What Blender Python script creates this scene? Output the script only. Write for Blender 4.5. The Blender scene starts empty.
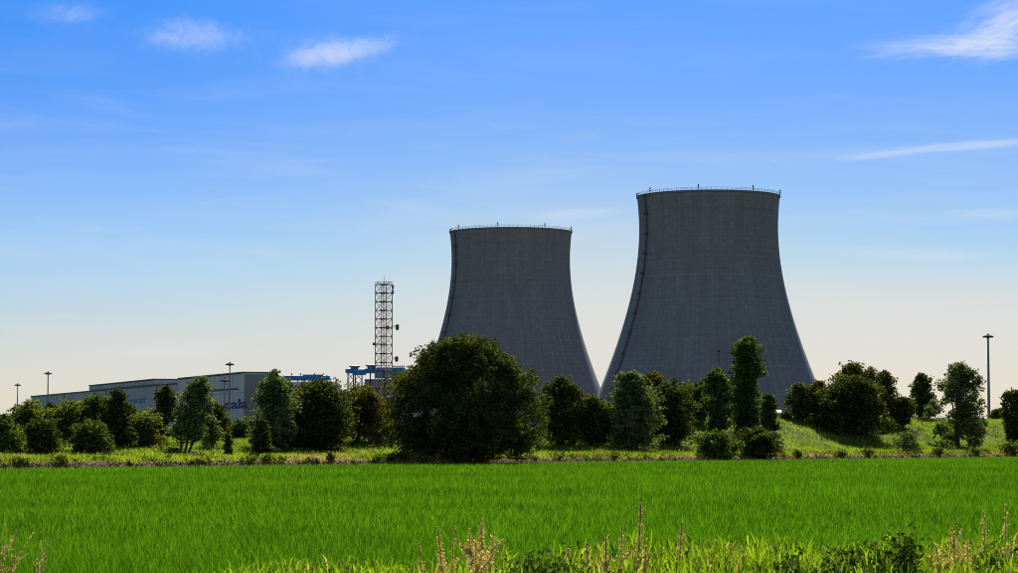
import bpy, math, random
import numpy as np

SC = bpy.context.scene
COL = SC.collection
R = math.radians
rng = np.random.default_rng(7)
random.seed(7)

# ------------------------------------------------------------------ camera
F, CX, CY, HZ, CAMZ = 2500.0, 509.0, 286.5, 441.0, 2.6
PITCH = math.atan((HZ - CY) / F)
cam_d = bpy.data.cameras.new('camera')
cam = bpy.data.objects.new('camera', cam_d); COL.objects.link(cam)
cam.location = (0, 0, CAMZ)
cam.rotation_euler = (math.pi/2 + PITCH, 0, 0)
cam_d.sensor_width = 36; cam_d.lens = F/1018*36
cam_d.clip_start = 0.1; cam_d.clip_end = 30000
SC.camera = cam
SC.view_settings.view_transform = 'Standard'
SC.view_settings.look = 'None'
SC.view_settings.exposure = 0.8
SC.view_settings.gamma = 1.0
SC.view_settings.use_curve_mapping = False
SC.cycles.filter_width = 1.05
SC.cycles.max_bounces = 6
SC.cycles.diffuse_bounces = 3
SC.cycles.transmission_bounces = 4

def at(px, py, Y):
    c, s = math.cos(PITCH), math.sin(PITCH)
    dx = px - CX; a = CY - py
    d = (dx, a*(-s) + F*c, a*c + F*s)
    k = Y/d[1]
    return (d[0]*k, Y, CAMZ + d[2]*k)
def proj(x, y, z):
    c, s = math.cos(PITCH), math.sin(PITCH)
    zz = z - CAMZ
    fz = y*c + zz*s; up = -y*s + zz*c
    return CX + F*x/fz, CY - F*up/fz

# ------------------------------------------------------------------ node helpers
class NT:
    def __init__(s, tree): s.t = tree; s.n = tree.nodes; s.l = tree.links
    def node(s, typ, **kw):
        n = s.n.new(typ)
        for k, v in kw.items(): setattr(n, k, v)
        return n
    def put(s, sock, v):
        if isinstance(v, bpy.types.NodeSocket): s.l.new(v, sock)
        else:
            if hasattr(sock.default_value, '__len__') and not hasattr(v, '__len__'): v = (v, v, v)
            if hasattr(sock.default_value, '__len__') and len(sock.default_value) == 4 and len(v) == 3: v = (*v, 1)
            sock.default_value = v
    def m(s, op, a, b=None, c=None, clamp=False):
        n = s.node('ShaderNodeMath', operation=op, use_clamp=clamp)
        s.put(n.inputs[0], a)
        if b is not None: s.put(n.inputs[1], b)
        if c is not None: s.put(n.inputs[2], c)
        return n.outputs[0]
    def mix(s, f, a, b, blend='MIX'):
        n = s.node('ShaderNodeMix', data_type='RGBA', blend_type=blend)
        s.put(n.inputs[0], f); s.put(n.inputs[6], a); s.put(n.inputs[7], b)
        return n.outputs[2]
    def noise(s, vec, scale, detail=4, rough=0.55, dist=0.0):
        n = s.node('ShaderNodeTexNoise')
        if vec is not None: s.put(n.inputs['Vector'], vec)
        s.put(n.inputs['Scale'], scale); s.put(n.inputs['Detail'], detail)
        s.put(n.inputs['Roughness'], rough); s.put(n.inputs['Distortion'], dist)
        return n.outputs[0]
    def ramp(s, f, stops, interp='LINEAR'):
        n = s.node('ShaderNodeValToRGB'); cr = n.color_ramp; cr.interpolation = interp
        while len(cr.elements) < len(stops): cr.elements.new(0.5)
        for e, (p, c) in zip(cr.elements, stops):
            e.position = p; e.color = (*c, 1) if hasattr(c, '__len__') else (c, c, c, 1)
        s.put(n.inputs[0], f)
        return n.outputs[0]
    def xyz(s, x, y, z):
        n = s.node('ShaderNodeCombineXYZ')
        s.put(n.inputs[0], x); s.put(n.inputs[1], y); s.put(n.inputs[2], z)
        return n.outputs[0]
    def maprange(s, v, a, b, c=0.0, d=1.0, interp='SMOOTHSTEP'):
        n = s.node('ShaderNodeMapRange', interpolation_type=interp)
        for i, q in enumerate((v, a, b, c, d)): s.put(n.inputs[i], q)
        return n.outputs[0]

def new_mat(name):
    m = bpy.data.materials.new(name); m.use_nodes = True
    nt = NT(m.node_tree); nt.n.clear()
    out = nt.node('ShaderNodeOutputMaterial')
    return m, nt, out
def simple(name, col, rough=0.7, metal=0.0, var=0.25, scale=1.5, spec=0.3):
    m, nt, out = new_mat(name)
    tc = nt.node('ShaderNodeTexCoord')
    nz = nt.noise(tc.outputs['Object'], scale, 5)
    c = nt.mix(nt.maprange(nz, .3, .7), tuple(x*(1-var) for x in col), tuple(min(1, x*(1+var)) for x in col))
    b = nt.node('ShaderNodeBsdfPrincipled')
    nt.put(b.inputs['Base Color'], c); nt.put(b.inputs['Roughness'], rough); nt.put(b.inputs['Metallic'], metal)
    nt.put(b.inputs['Specular IOR Level'], spec)
    nt.l.new(b.outputs[0], out.inputs[0])
    return m
def leafy(name, dark, light, trans=0.45, tcol=1.6, rough=0.6, gloss=0.03, world_noise=None, extra=None):
    """two tones mixed by the per-blade tint attribute; thin leaf: diffuse + translucent + a little gloss"""
    m, nt, out = new_mat(name)
    at_ = nt.node('ShaderNodeAttribute', attribute_name='tint')
    f = at_.outputs['Fac']
    if world_noise:
        g = nt.node('ShaderNodeNewGeometry')
        sc, amt = world_noise
        nz = nt.maprange(nt.noise(g.outputs['Position'], sc, 3), .35, .65)
        f = nt.m('ADD', nt.m('MULTIPLY', f, 1-amt), nt.m('MULTIPLY', nz, amt))
    c = nt.mix(f, dark, light)
    if extra:
        a2 = nt.node('ShaderNodeAttribute', attribute_name='dry')
        c = nt.mix(a2.outputs['Fac'], c, extra)
    d = nt.node('ShaderNodeBsdfDiffuse'); nt.put(d.inputs[0], c)
    t = nt.node('ShaderNodeBsdfTranslucent')
    tc = nt.mix(1.0, c, (tcol*1.05, tcol, tcol*.45), 'MULTIPLY')
    nt.put(t.inputs[0], tc)
    mx = nt.node('ShaderNodeMixShader'); nt.put(mx.inputs[0], trans)
    nt.l.new(d.outputs[0], mx.inputs[1]); nt.l.new(t.outputs[0], mx.inputs[2])
    gl = nt.node('ShaderNodeBsdfGlossy'); nt.put(gl.inputs['Roughness'], rough); nt.put(gl.inputs[0], (1, 1, 1))
    m2 = nt.node('ShaderNodeMixShader'); nt.put(m2.inputs[0], gloss)
    nt.l.new(mx.outputs[0], m2.inputs[1]); nt.l.new(gl.outputs[0], m2.inputs[2])
    nt.l.new(m2.outputs[0], out.inputs[0])
    return m

# ------------------------------------------------------------------ mesh helpers
def fast_mesh(name, verts, quads=None, tris=None, attrs=None):
    me = bpy.data.meshes.new(name)
    verts = np.asarray(verts, np.float32)
    nq = 0 if quads is None else len(quads); ntr = 0 if tris is None else len(tris)
    me.vertices.add(len(verts)); me.vertices.foreach_set('co', verts.ravel())
    loops = []
    if nq: loops.append(np.asarray(quads, np.int32).ravel())
    if ntr: loops.append(np.asarray(tris, np.int32).ravel())
    li = np.concatenate(loops)
    me.loops.add(len(li)); me.loops.foreach_set('vertex_index', li)
    ls = np.concatenate([np.arange(nq)*4, nq*4 + np.arange(ntr)*3]).astype(np.int32)
    me.polygons.add(nq+ntr); me.polygons.foreach_set('loop_start', ls)
    if attrs:
        for k, v in attrs.items():
            a = me.attributes.new(k, 'FLOAT', 'FACE'); a.data.foreach_set('value', np.asarray(v, np.float32))
    me.update(calc_edges=True)
    return me
def link(name, me, mat, parent=None, loc=None):
    if mat: me.materials.append(mat)
    o = bpy.data.objects.new(name, me); COL.objects.link(o)
    if parent: o.parent = parent
    if loc is not None: o.location = loc
    return o
def tag(o, label=None, cat=None, group=None, kind=None):
    if label: o['label'] = label
    if cat: o['category'] = cat
    if group: o['group'] = group
    if kind: o['kind'] = kind
    return o
def empty(name, loc, label=None, cat=None, group=None, rz=0):
    o = bpy.data.objects.new(name, None); COL.objects.link(o)
    o.location = loc; o.rotation_euler = (0, 0, rz); o.empty_display_size = 1
    return tag(o, label, cat, group)
def copy_tree(o, parent=None):
    c = o.copy(); COL.objects.link(c)
    c.parent = parent
    for ch in list(o.children): copy_tree(ch, c)
    return c

class MB:
    def __init__(s): s.v = []; s.f = []
    def add(s, vs, fs):
        b = len(s.v); s.v += [tuple(map(float, p)) for p in vs]; s.f += [tuple(b+i for i in f) for f in fs]; return s
    def box(s, c, d, rz=0.0):
        cx, cy, cz = c; hx, hy, hz = d[0]/2, d[1]/2, d[2]/2
        co, si = math.cos(rz), math.sin(rz); vs = []
        for z in (-hz, hz):
            for x, y in ((-hx, -hy), (hx, -hy), (hx, hy), (-hx, hy)):
                vs.append((cx+x*co-y*si, cy+x*si+y*co, cz+z))
        return s.add(vs, [(3, 2, 1, 0), (4, 5, 6, 7), (0, 1, 5, 4), (1, 2, 6, 5), (2, 3, 7, 6), (3, 0, 4, 7)])
    def tube(s, pts, rad, n=6, cap=True):
        pts = [np.array(p, float) for p in pts]
        if not hasattr(rad, '__len__'): rad = [rad]*len(pts)
        vs = []; m = len(pts)
        for i, p in enumerate(pts):
            d = (pts[min(i+1, m-1)] - pts[max(i-1, 0)]); d /= (np.linalg.norm(d) + 1e-9)
            a = np.array((1., 0, 0)) if abs(d[0]) < .9 else np.array((0, 1., 0))
            u = np.cross(d, a); u /= np.linalg.norm(u); w = np.cross(d, u)
            for k in range(n):
                t = 2*math.pi*k/n
                vs.append(p + rad[i]*(math.cos(t)*u + math.sin(t)*w))
        fs = []
        for i in range(m-1):
            for k in range(n):
                fs.append((i*n+k, i*n+(k+1) % n, (i+1)*n+(k+1) % n, (i+1)*n+k))
        if cap: fs += [tuple(range(n))[::-1], tuple((m-1)*n+k for k in range(n))]
        return s.add(vs, fs)
    def lathe(s, prof, n=32, c=(0, 0, 0), closed=False):
        vs = []; m = len(prof)
        for r, z in prof:
            for k in range(n):
                t = 2*math.pi*k/n
                vs.append((c[0]+r*math.cos(t), c[1]+r*math.sin(t), c[2]+z))
        fs = []
        rr = range(m) if closed else range(m-1)
        for i in rr:
            j = (i+1) % m
            for k in range(n):
                fs.append((i*n+k, i*n+(k+1) % n, j*n+(k+1) % n, j*n+k))
        if not closed:
            fs += [tuple(range(n))[::-1], tuple((m-1)*n+k for k in range(n))]
        return s.add(vs, fs)
    def build(s, name, mat, parent=None, smooth=False, loc=None, bevel=0):
        me = bpy.data.meshes.new(name); me.from_pydata(s.v, [], s.f); me.update()
        if smooth:
            me.polygons.foreach_set('use_smooth', [True]*len(me.polygons))
        o = link(name, me, mat, parent, loc)
        if bevel:
            bv = o.modifiers.new('bevel', 'BEVEL'); bv.width = bevel; bv.segments = 2; bv.limit_method = 'ANGLE'
        return o

# ------------------------------------------------------------------ terrain
def y_edge(X):
    return 262 + 1.313*np.clip(X, -75, 150)
def sstep(x, a, b):
    t = np.clip((x-a)/(b-a), 0, 1); return t*t*(3-2*t)
def bumps(X, Y):
    return (np.sin(X*.31+1.3)*np.cos(Y*.23+.4) + .6*np.sin(X*.73+Y*.41) + .5*np.sin(X*1.7-Y*1.1+2))/2.1
def terrain(X, Y):
    X = np.asarray(X, float); Y = np.asarray(Y, float)
    u = Y - y_edge(X)
    hc = 2.7 + 2.5*sstep(X, 2, 17) + 0.75*sstep(X, 17, 40)
    z = 0.85*sstep(u, 0.2, 2.4) + 0.12*sstep(u, 2.4, 12) + (hc-.97)*sstep(u, 9, 50)
    z = z + .12*bumps(X, Y)*sstep(u, 0.5, 4)
    z = z*(1 - sstep(u, 150, 260))
    # verge the photographer stands on, a low roadside bank in front of the field
    vz = 1.18 - .25*sstep(-X, 1.2, 4.5) + .05*bumps(X*3, Y*3)
    z = np.where(Y < 40, vz*(1-sstep(Y, 20.5, 24.5)), z)
    return z
def tz(x, y): return float(terrain(x, y))

mat_ground, nt, out = new_mat('ground_earth')
g = nt.node('ShaderNodeNewGeometry')
da = nt.node('ShaderNodeAttribute', attribute_name='dirt')
n1 = nt.noise(g.outputs['Position'], .35, 5)
n2 = nt.noise(g.outputs['Position'], 3.0, 5)
grass_c = nt.mix(n1, (.035, .06, .012), (.075, .10, .02))
dirt_c = nt.mix(nt.maprange(n2, .35, .65), (.065, .034, .016), (.29, .155, .072))
fac = nt.maprange(nt.m('ADD', da.outputs['Fac'], nt.m('MULTIPLY', nt.m('SUBTRACT', n2, .5), 1.0)), .4, .6)
cc = nt.mix(fac, grass_c, dirt_c)
b = nt.node('ShaderNodeBsdfPrincipled'); nt.put(b.inputs['Base Color'], cc); nt.put(b.inputs['Roughness'], .95)
nt.put(b.inputs['Specular IOR Level'], .1)
bp = nt.node('ShaderNodeBump'); nt.put(bp.inputs['Height'], n2); nt.put(bp.inputs['Distance'], .15)
nt.l.new(bp.outputs[0], b.inputs['Normal']); nt.l.new(b.outputs[0], out.inputs[0])

def build_ground():
    xs = np.concatenate([[-9000, -4000, -2000, -900, -450, -250, -160], np.arange(-110, 130.1, 1.0), [160, 250, 450, 900, 2000, 4000, 9000]])
    us = np.concatenate([np.arange(0, 4, .4), np.arange(4, 14, 1), np.arange(14, 70, 2.5), [80, 100, 130, 150, 175, 205, 235, 260, 300]])
    rows = []
    for y in [-200, -60, -10, 0, 6, 10] + list(np.arange(12, 27, .5)) + [30, 40]:
        rows.append(np.full_like(xs, float(y)))
    for t in (.3, .7):
        rows.append(40 + (y_edge(xs)-40)*t)
    for u in us: rows.append(y_edge(xs)+u)
    for y in (900, 1500, 3000, 6000, 14000): rows.append(np.full_like(xs, float(y)))
    V = []
    for r_ in rows: V.append(np.stack([xs, r_, terrain(xs, r_)], 1))
    nR, nC = len(rows), len(xs)
    V = np.concatenate(V)
    i = np.arange(nR-1)[:, None]*nC + np.arange(nC-1)[None, :]
    q = np.stack([i, i+1, i+1+nC, i+nC], -1).reshape(-1, 4)
    me = fast_mesh('ground', V, q)
    u = V[:, 1] - y_edge(V[:, 0])
    d = sstep(u, -3, 0)*(1-sstep(u, 2.0, 5.0))
    d[(V[:, 1] < 40)] = .3
    a = me.attributes.new('dirt', 'FLOAT', 'POINT'); a.data.foreach_set('value', d.astype(np.float32))
    me.polygons.foreach_set('use_smooth', [True]*len(me.polygons))
    tag(link('ground', me, mat_ground), kind='structure')
build_ground()

# wet soil of the rice field, just above the ground sheet
mat_mud = simple('field_mud', (.03, .05, .012), .8, var=.4, scale=.4)
mb = MB()
xs = list(range(-75, 151, 15))
vs = [(x, 25.5, .006) for x in xs] + [(x, float(y_edge(x))-.6, .006) for x in xs]
n = len(xs)
mb.add(vs, [(i, i+1, n+i+1, n+i) for i in range(n-1)])
tag(mb.build('field_soil', mat_mud), kind='structure')

# ------------------------------------------------------------------ blades
def blades(px, py, pz, h, w, lean, seg2=True, tint=None, dry=None, curl=None):
    """thin tapered blades; px.. base positions, h heights, w widths, lean = horizontal tip offset (fraction of h)"""
    N = len(px)
    a = rng.uniform(0, 2*np.pi, N)               # lean direction
    fa = rng.uniform(0, np.pi, N)                 # blade width direction
    wx, wy = np.cos(fa)*w/2, np.sin(fa)*w/2
    lx, ly = np.cos(a)*lean*h, np.sin(a)*lean*h
    B = np.stack([px, py, pz], 1)
    Wd = np.stack([wx, wy, np.zeros(N)], 1)
    tip = B + np.stack([lx, ly, h*np.sqrt(np.clip(1-lean**2, .1, 1))], 1)
    if seg2:
        mid = B + np.stack([lx*.32, ly*.32, h*.6], 1)
        V = np.stack([B-Wd*.7, B+Wd*.7, mid+Wd, mid-Wd, tip], 1).reshape(-1, 3)
        b0 = np.arange(N)*5
        q = np.stack([b0, b0+1, b0+2, b0+3], 1); t = np.stack([b0+3, b0+2, b0+4], 1)
        at_ = {'tint': np.concatenate([tint, tint])}
        if dry is not None: at_['dry'] = np.concatenate([dry, dry])
        return V, q, t, at_
    V = np.stack([B-Wd, B+Wd, tip], 1).reshape(-1, 3)
    b0 = np.arange(N)*3
    at_ = {'tint': tint}
    if dry is not None: at_['dry'] = dry
    return V, None, np.stack([b0, b0+1, b0+2], 1), at_
def join_parts(parts):
    V = []; Q = []; T = []; A = {}; AT = {}
    off = 0
    for v, q, t, a in parts:
        V.append(v)
        nq = 0 if q is None else len(q)
        if nq: Q.append(q+off)
        T.append(t+off); off += len(v)
        for k, val in a.items():
            A.setdefault(k, []).append(val[:nq]); AT.setdefault(k, []).append(val[nq:])
    attrs = {k: np.concatenate(A[k]+AT[k]) for k in A}
    return np.concatenate(V), (np.concatenate(Q) if Q else None), np.concatenate(T), attrs

# rice
mat_rice = leafy('rice_leaf', (.008, .032, .001), (.092, .240, .006), .5, 1.6, gloss=.008, world_noise=(.05, .15))
def rice_zone(y0, y1, dens, w, hmean, seg2):
    margin = .33 if y1 < 110 else .29
    ymax = y1
    A = 2*margin*ymax*(y1-y0)
    N = int(A*dens)
    Y = rng.uniform(y0, y1, N); X = rng.uniform(-margin*ymax, margin*ymax, N)
    k = (np.abs(X) < margin*Y+3) & (Y < y_edge(X)-.8 + .5*np.sin(X*.8)) & (X > -75) & (X < 150)
    X, Y = X[k], Y[k]
    # drilled rows, a touch irregular, gathered into tussocks
    N = len(X)
    cw, cl = (.085, .30) if y1 < 110 else (.26, 1.1)
    cell = (np.floor(X/cw+.3*np.sin(Y*2.1)).astype(np.int64)*73856093) ^ (np.floor(Y/cl+.4*np.sin(X*3.3)).astype(np.int64)*19349663)
    hsh = ((cell & 0xffffff)*2654435761 % 4294967296)/4294967296.0
    Xg = X + .02*rng.normal(size=N)
    hv = hmean*(1 + .04*bumps(X*.5, Y*.31) + .11*rng.normal(size=N) + .34*(hsh-.5))
    tint = np.clip(.40 + .60*(hsh-.5) + .36*rng.normal(size=N) + .04*bumps(X*.9, Y*.3), 0, 1)
    return blades(Xg, Y, np.zeros(N), np.clip(hv, .15, 1), w*rng.uniform(.7, 1.3, N), rng.uniform(.05, .55, N), seg2, tint)
parts = [rice_zone(26, 62, 220, .0135, .44, True), rice_zone(62, 100, 105, .022, .45, True),
         rice_zone(100, 180, 34, .045, .46, False), rice_zone(180, 375, 16, .085, .46, False)]
V, q, t, a = join_parts(parts)
print('rice faces', len(q)+len(t))
tag(link('rice_crop', fast_mesh('rice_crop', V, q, t, a), mat_rice), 'dense bright green young rice filling the flat field', 'rice', kind='stuff')

# meadow grass on the far bank
mat_bank = leafy('bank_grass', (.045, .095, .008), (.235, .34, .022), .5, 1.6, gloss=.005, world_noise=(.30, .5), extra=(.33, .25, .13))
N = 230000
X = rng.uniform(-75, 105, N); u = 1.5 + 62*rng.random(N)**1.2
Y = y_edge(X) + u
k = (np.abs(X) < .25*Y + 3) & ((u > 4.5) | (rng.random(N) < .25+.5*sstep(bumps(X*.9, Y*.9), -.6, .5)))
X, Y, u = X[k], Y[k], u[k]
N = len(X)
hh = .30 + .22*sstep(bumps(X*.7, Y*.7), -.2, .8) + .15*rng.random(N)
dry = ((rng.random(N) < .05) | ((u < 6.5) & (rng.random(N) < .75*sstep(bumps(X*.35+3, Y*.35+2), .0, .6)))).astype(float)
tint = np.clip(.45+.25*rng.normal(size=N)+.2*bumps(X*.4, Y*.4), 0, 1)
P = blades(X, Y, terrain(X, Y)-.03, hh, .09*rng.uniform(.6, 1.4, N), rng.uniform(.1, .7, N), False, tint, dry)
tag(link('meadow_grass', fast_mesh('meadow_grass', P[0], None, P[2], P[3]), mat_bank), 'rough yellow-green grass covering the far bank under the trees', 'grass', kind='stuff')

# taller weeds scattered over the bank and thick along the soil edge
def flakes(C, size, tint, up=0.0, aspect=1.8, flat=1.0):
    """small leaf-shaped rhombi centred on C"""
    N = len(C)
    d = rng.normal(size=(N, 3)); d[:, 2] = d[:, 2]*flat + up; d /= np.linalg.norm(d, axis=1)[:, None]
    e = rng.normal(size=(N, 3)); e = np.cross(d, e); e /= np.linalg.norm(e, axis=1)[:, None]
    s = np.asarray(size)[:, None] if hasattr(size, '__len__') else size
    V = np.stack([C-d*s*.5*aspect**.5, C-e*s*.5/aspect**.5, C+d*s*.5*aspect**.5, C+e*s*.5/aspect**.5], 1).reshape(-1, 3)
    b0 = np.arange(N)*4
    return V, np.stack([b0, b0+1, b0+2, b0+3], 1), tint
mat_bankweed = leafy('bank_weed_leaf', (.020, .032, .006), (.12, .15, .025), .4, 1.6, gloss=.008, extra=(.30, .21, .12))
nc = 1000
cx_ = rng.uniform(-75, 105, nc); cu_ = np.where(rng.random(nc) < .38, rng.uniform(.8, 4.5, nc), 2+55*rng.random(nc))
cy_ = y_edge(cx_)+cu_
k = np.abs(cx_) < .25*cy_+3
cx_, cy_ = cx_[k], cy_[k]; nc = len(cx_)
cr_ = rng.uniform(.15, .55, nc)*rng.uniform(.6, 1.3, nc); cd_ = (rng.random(nc) < .22)*1.; ct_ = rng.uniform(0, .55, nc)
j = rng.integers(0, nc, nc*34)
n = len(j)
px_ = cx_[j]+rng.normal(size=n)*cr_[j]*.8; py_ = cy_[j]+rng.normal(size=n)*cr_[j]*.6
C = np.stack([px_, py_, terrain(px_, py_)+np.abs(rng.normal(size=n))*cr_[j]*.75], 1)
V, q, tn = flakes(C, .17*rng.uniform(.5, 1.4, n), np.clip(ct_[j]+.2*rng.normal(size=n), 0, 1), .5, 2.2)
tag(link('bank_weeds', fast_mesh('bank_weeds', V, q, None, {'tint': tn, 'dry': cd_[j]}), mat_bankweed), 'patchy darker weeds scattered over the far bank and its soil edge', 'weeds', kind='stuff')

# ------------------------------------------------------------------ verge in the foreground
mat_verge = leafy('verge_grass', (.012, .034, .004), (.23, .36, .012), .5, 1.7, gloss=.006, world_noise=(2.2, .4), extra=(.35, .27, .13))
def verge_h(X, Y):
    px = CX + F*X/Y
    h = .22 + .20*sstep(px, 130, 270) + .17*sstep(px, 430, 580)
    return h
def gap(X, Y):
    px = CX + F*X/Y
    g = .75*np.exp(-((px-540)/45)**2) + .55*np.exp(-((px-905)/28)**2) + .35*np.exp(-((px-820)/30)**2) + .3*np.exp(-((px-620)/40)**2)
    return g
def verge_band():
    N = 118000
    X = rng.uniform(-9, 9.7, N); Y = 13.5 + 8.3*rng.random(N)
    h = verge_h(X, Y)
    clump = bumps(X*6, Y*5)*.6 + bumps(X*15+4, Y*11)*.6
    keep = rng.random(N) < np.clip(.42 + .75*clump - .9*gap(X, Y), .03, 1)
    X, Y, h, clump = X[keep], Y[keep], h[keep], clump[keep]; N = len(X)
    h = h*(.92 + .20*rng.normal(size=N).clip(-1.8, 1.2)) + .06*clump
    h = np.clip(h, .12, .80)
    tint = np.clip(.42+.3*rng.normal(size=N)+.3*clump, 0, 1)
    dry = (rng.random(N) < .05).astype(float)
    lean = rng.uniform(.05, .8, N)
    P1 = blades(X, Y, terrain(X, Y)-.03, h, .0100*rng.uniform(.6, 1.6, N), lean, True, tint, dry)
    # side leaves springing from the upper part of the culms
    k = rng.integers(0, N, 190000)
    hh = h[k]*rng.uniform(.35, .95, len(k))
    n = len(k)
    P2 = blades(X[k]+.02*rng.normal(size=n), Y[k]+.03*rng.normal(size=n), terrain(X[k], Y[k])+hh-.05, rng.uniform(.05, .17, n),   .0115*rng.uniform(.5, 1.5, n), rng.uniform(.35, .98, n), True, np.clip(tint[k]+.2*rng.normal(size=n), 0, 1), dry[k])
    return join_parts([P1, P2])
V, q, t, a = verge_band()
tag(link('verge_grass', fast_mesh('verge_grass', V, q, t, a), mat_verge), 'long sunlit yellow-green grass along the verge at the bottom edge', 'grass', kind='stuff')

mat_stalk = simple('dry_stem', (.40, .30, .13), .8, var=.35, scale=8)
mat_seed_red = leafy('seed_husk_red', (.30, .22, .09), (.62, .52, .24), .4, 1.3, gloss=.01)
mat_seed_pale = leafy('seed_husk_pale', (.34, .25, .09), (.70, .58, .28), .4, 1.3, gloss=.01)
mat_weed = leafy('weed_leaf', (.015, .035, .005), (.09, .15, .015), .4, 1.6, gloss=.006)

def flakes(C, size, tint, up=0.0, aspect=1.8, flat=1.0):
    """small leaf-shaped rhombi centred on C"""
    N = len(C)
    d = rng.normal(size=(N, 3)); d[:, 2] = d[:, 2]*flat + up; d /= np.linalg.norm(d, axis=1)[:, None]
    e = rng.normal(size=(N, 3)); e = np.cross(d, e); e /= np.linalg.norm(e, axis=1)[:, None]
    s = np.asarray(size)[:, None] if hasattr(size, '__len__') else size
    V = np.stack([C-d*s*.5*aspect**.5, C-e*s*.5/aspect**.5, C+d*s*.5*aspect**.5, C+e*s*.5/aspect**.5], 1).reshape(-1, 3)
    b0 = np.arange(N)*4
    return V, np.stack([b0, b0+1, b0+2, b0+3], 1), tint

def seed_stalk(name, cat, label, px, topy, Y, mseed, spread=.035, head=.42, lean=0., n=260, branches=0, group=None, leaves=0):
    x, _, ztop = at(px, topy, Y)
    z0 = tz(x, Y) - .03
    H = ztop - z0
    root = empty(name, (x - lean*H, Y, z0), label, cat, group)
    def path(t): return np.array((lean*H*t**1.7, 0.03*math.sin(3*t), H*t))
    ts = np.linspace(0, 1, 8)
    mb = MB(); mb.tube([path(t) for t in ts], [.007*(1-.75*t)+.001 for t in ts], 5)
    tips = [(path(1.), path(1-head), 1.0)]
    for i in range(branches):
        t0 = 1 - head*rng.uniform(.35, 1.1)
        p0 = path(t0); a = rng.uniform(0, 2*np.pi); L = H*head*rng.uniform(.25, .5)
        p1 = p0 + np.array((math.cos(a)*L*.55, math.sin(a)*L*.4, L*rng.uniform(.45, .9)))
        mb.tube([p0, (p0+p1)/2+np.array((0, 0, L*.08)), p1], [.003, .002, .001], 4)
        tips.append((p1, p0, .5))
    mb.build('stem', mat_stalk, root)
    Cs = []
    for p1, p0, wgt in tips:
        k = int(3.4*n*wgt/ (1+.5*branches))
        t = rng.random(k)
        if wgt == 1.0:
            base = np.stack([path(1-head*(1-q_)) for q_ in t])
        else: base = p0 + (p1-p0)*t[:, None]
        whorl = .6+.4*np.sin(t*38)
        rad = 1.3*spread*(1.15-t)*whorl*(1 if wgt == 1 else .6)
        Cs.append(base + rng.normal(size=(k, 3))*rad[:, None]*.7)
    C = np.concatenate(Cs)
    V, q, tn = flakes(C, .0115*rng.uniform(.6, 1.5, len(C)), rng.random(len(C)), .5, 1.5)
    link('seed_head', fast_mesh('seed_head', V, q, None, {'tint': tn}), mseed, root)
    if leaves:
        k = leaves
        t = rng.uniform(.1, .6, k)
        C = np.stack([path(q_) for q_ in t]); a = rng.uniform(0, 2*np.pi, k); L = rng.uniform(.08, .18, k)
        dirv = np.stack([np.cos(a), np.sin(a), rng.uniform(-.2, .8, k)], 1); dirv /= np.linalg.norm(dirv, axis=1)[:, None]
        sd = np.cross(dirv, np.array((0, 0, 1.))); sd /= np.linalg.norm(sd, axis=1)[:, None]
        V = np.stack([C, C+dirv*L[:, None]*.5+sd*.02, C+dirv*L[:, None], C+dirv*L[:, None]*.5-sd*.02], 1).reshape(-1, 3)
        b0 = np.arange(k)*4
        link('foliage', fast_mesh('foliage', V, np.stack([b0, b0+1, b0+2, b0+3], 1), None, {'tint': rng.random(k)}), mat_weed, root)
    return root

DOCK = 'brown seeding dock stems in the verge'
for args in [
    ('tallest thin reddish dock stem, rising well above the verge grass right of the picture centre', 641, 503, 18.5, .030, .60, .03, 320, 0),
    ('short reddish dock stem just left of the tallest one, with a crooked tip', 622, 531, 18.0, .035, .50, .02, 300, 3),
    ('slim brown dock stem standing alone, first to the right of the tallest stem', 682, 522, 18.8, .022, .45, .04, 180, 1),
    ('brown dock stem with a rounded orange top over the dark gap in the verge', 587, 543, 17.2, .040, .45, -.02, 320, 2),
    ('rusty dock stem low in the grass between the orange-topped one and the crooked one', 606, 538, 18.2, .026, .45, .0, 220, 1),
    ('stubby rusty dock stem in front of the tallest stem, sunk in grass', 646, 546, 16.5, .040, .45, .03, 300, 2),
    ('brown dock stem at the left rim of the dark gap, half hidden by blades', 568, 549, 16.8, .034, .42, -.03, 220, 1),
]:
    seed_stalk('dock_stalk', 'dock plant', args[0], args[1], args[2], args[3], mat_seed_red, args[4], args[5], args[6], args[7], args[8], DOCK)
PALE = 'pale seeding grasses in the verge'
for args in [
    ('tallest straw-coloured grass plume of the cluster left of the dark verge gap', 482, 519, 18.0, .050, .62, .02, 520, 6),
    ('straw-coloured plume just left of the tallest one in the same cluster', 469, 529, 17.6, .050, .55, -.05, 380, 5),
    ('straw-coloured plume on the right side of the cluster, leaning right', 494, 531, 18.3, .045, .50, .07, 360, 5),
    ('loose low plume filling the front of the straw-coloured cluster', 476, 541, 16.6, .060, .50, .0, 380, 5),
    ('narrow pale grass spike bending left, well left of the plume cluster', 438, 527, 18.6, .026, .55, -.06, 240, 0),
    ('smallest pale grass spike, furthest left of the central verge grasses', 419, 544, 18.2, .020, .60, -.05, 150, 0),
    ('thin open pale grass stem between the narrow spike and the plume cluster', 454, 525, 18.8, .030, .50, .03, 110, 3),
]:
    seed_stalk('seeding_grass', 'tall grass', args[0], args[1], args[2], args[3], mat_seed_pale, args[4], args[5], args[6], args[7], args[8], PALE)
DRY = 'dry branching weeds at the corners of the verge'
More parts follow.
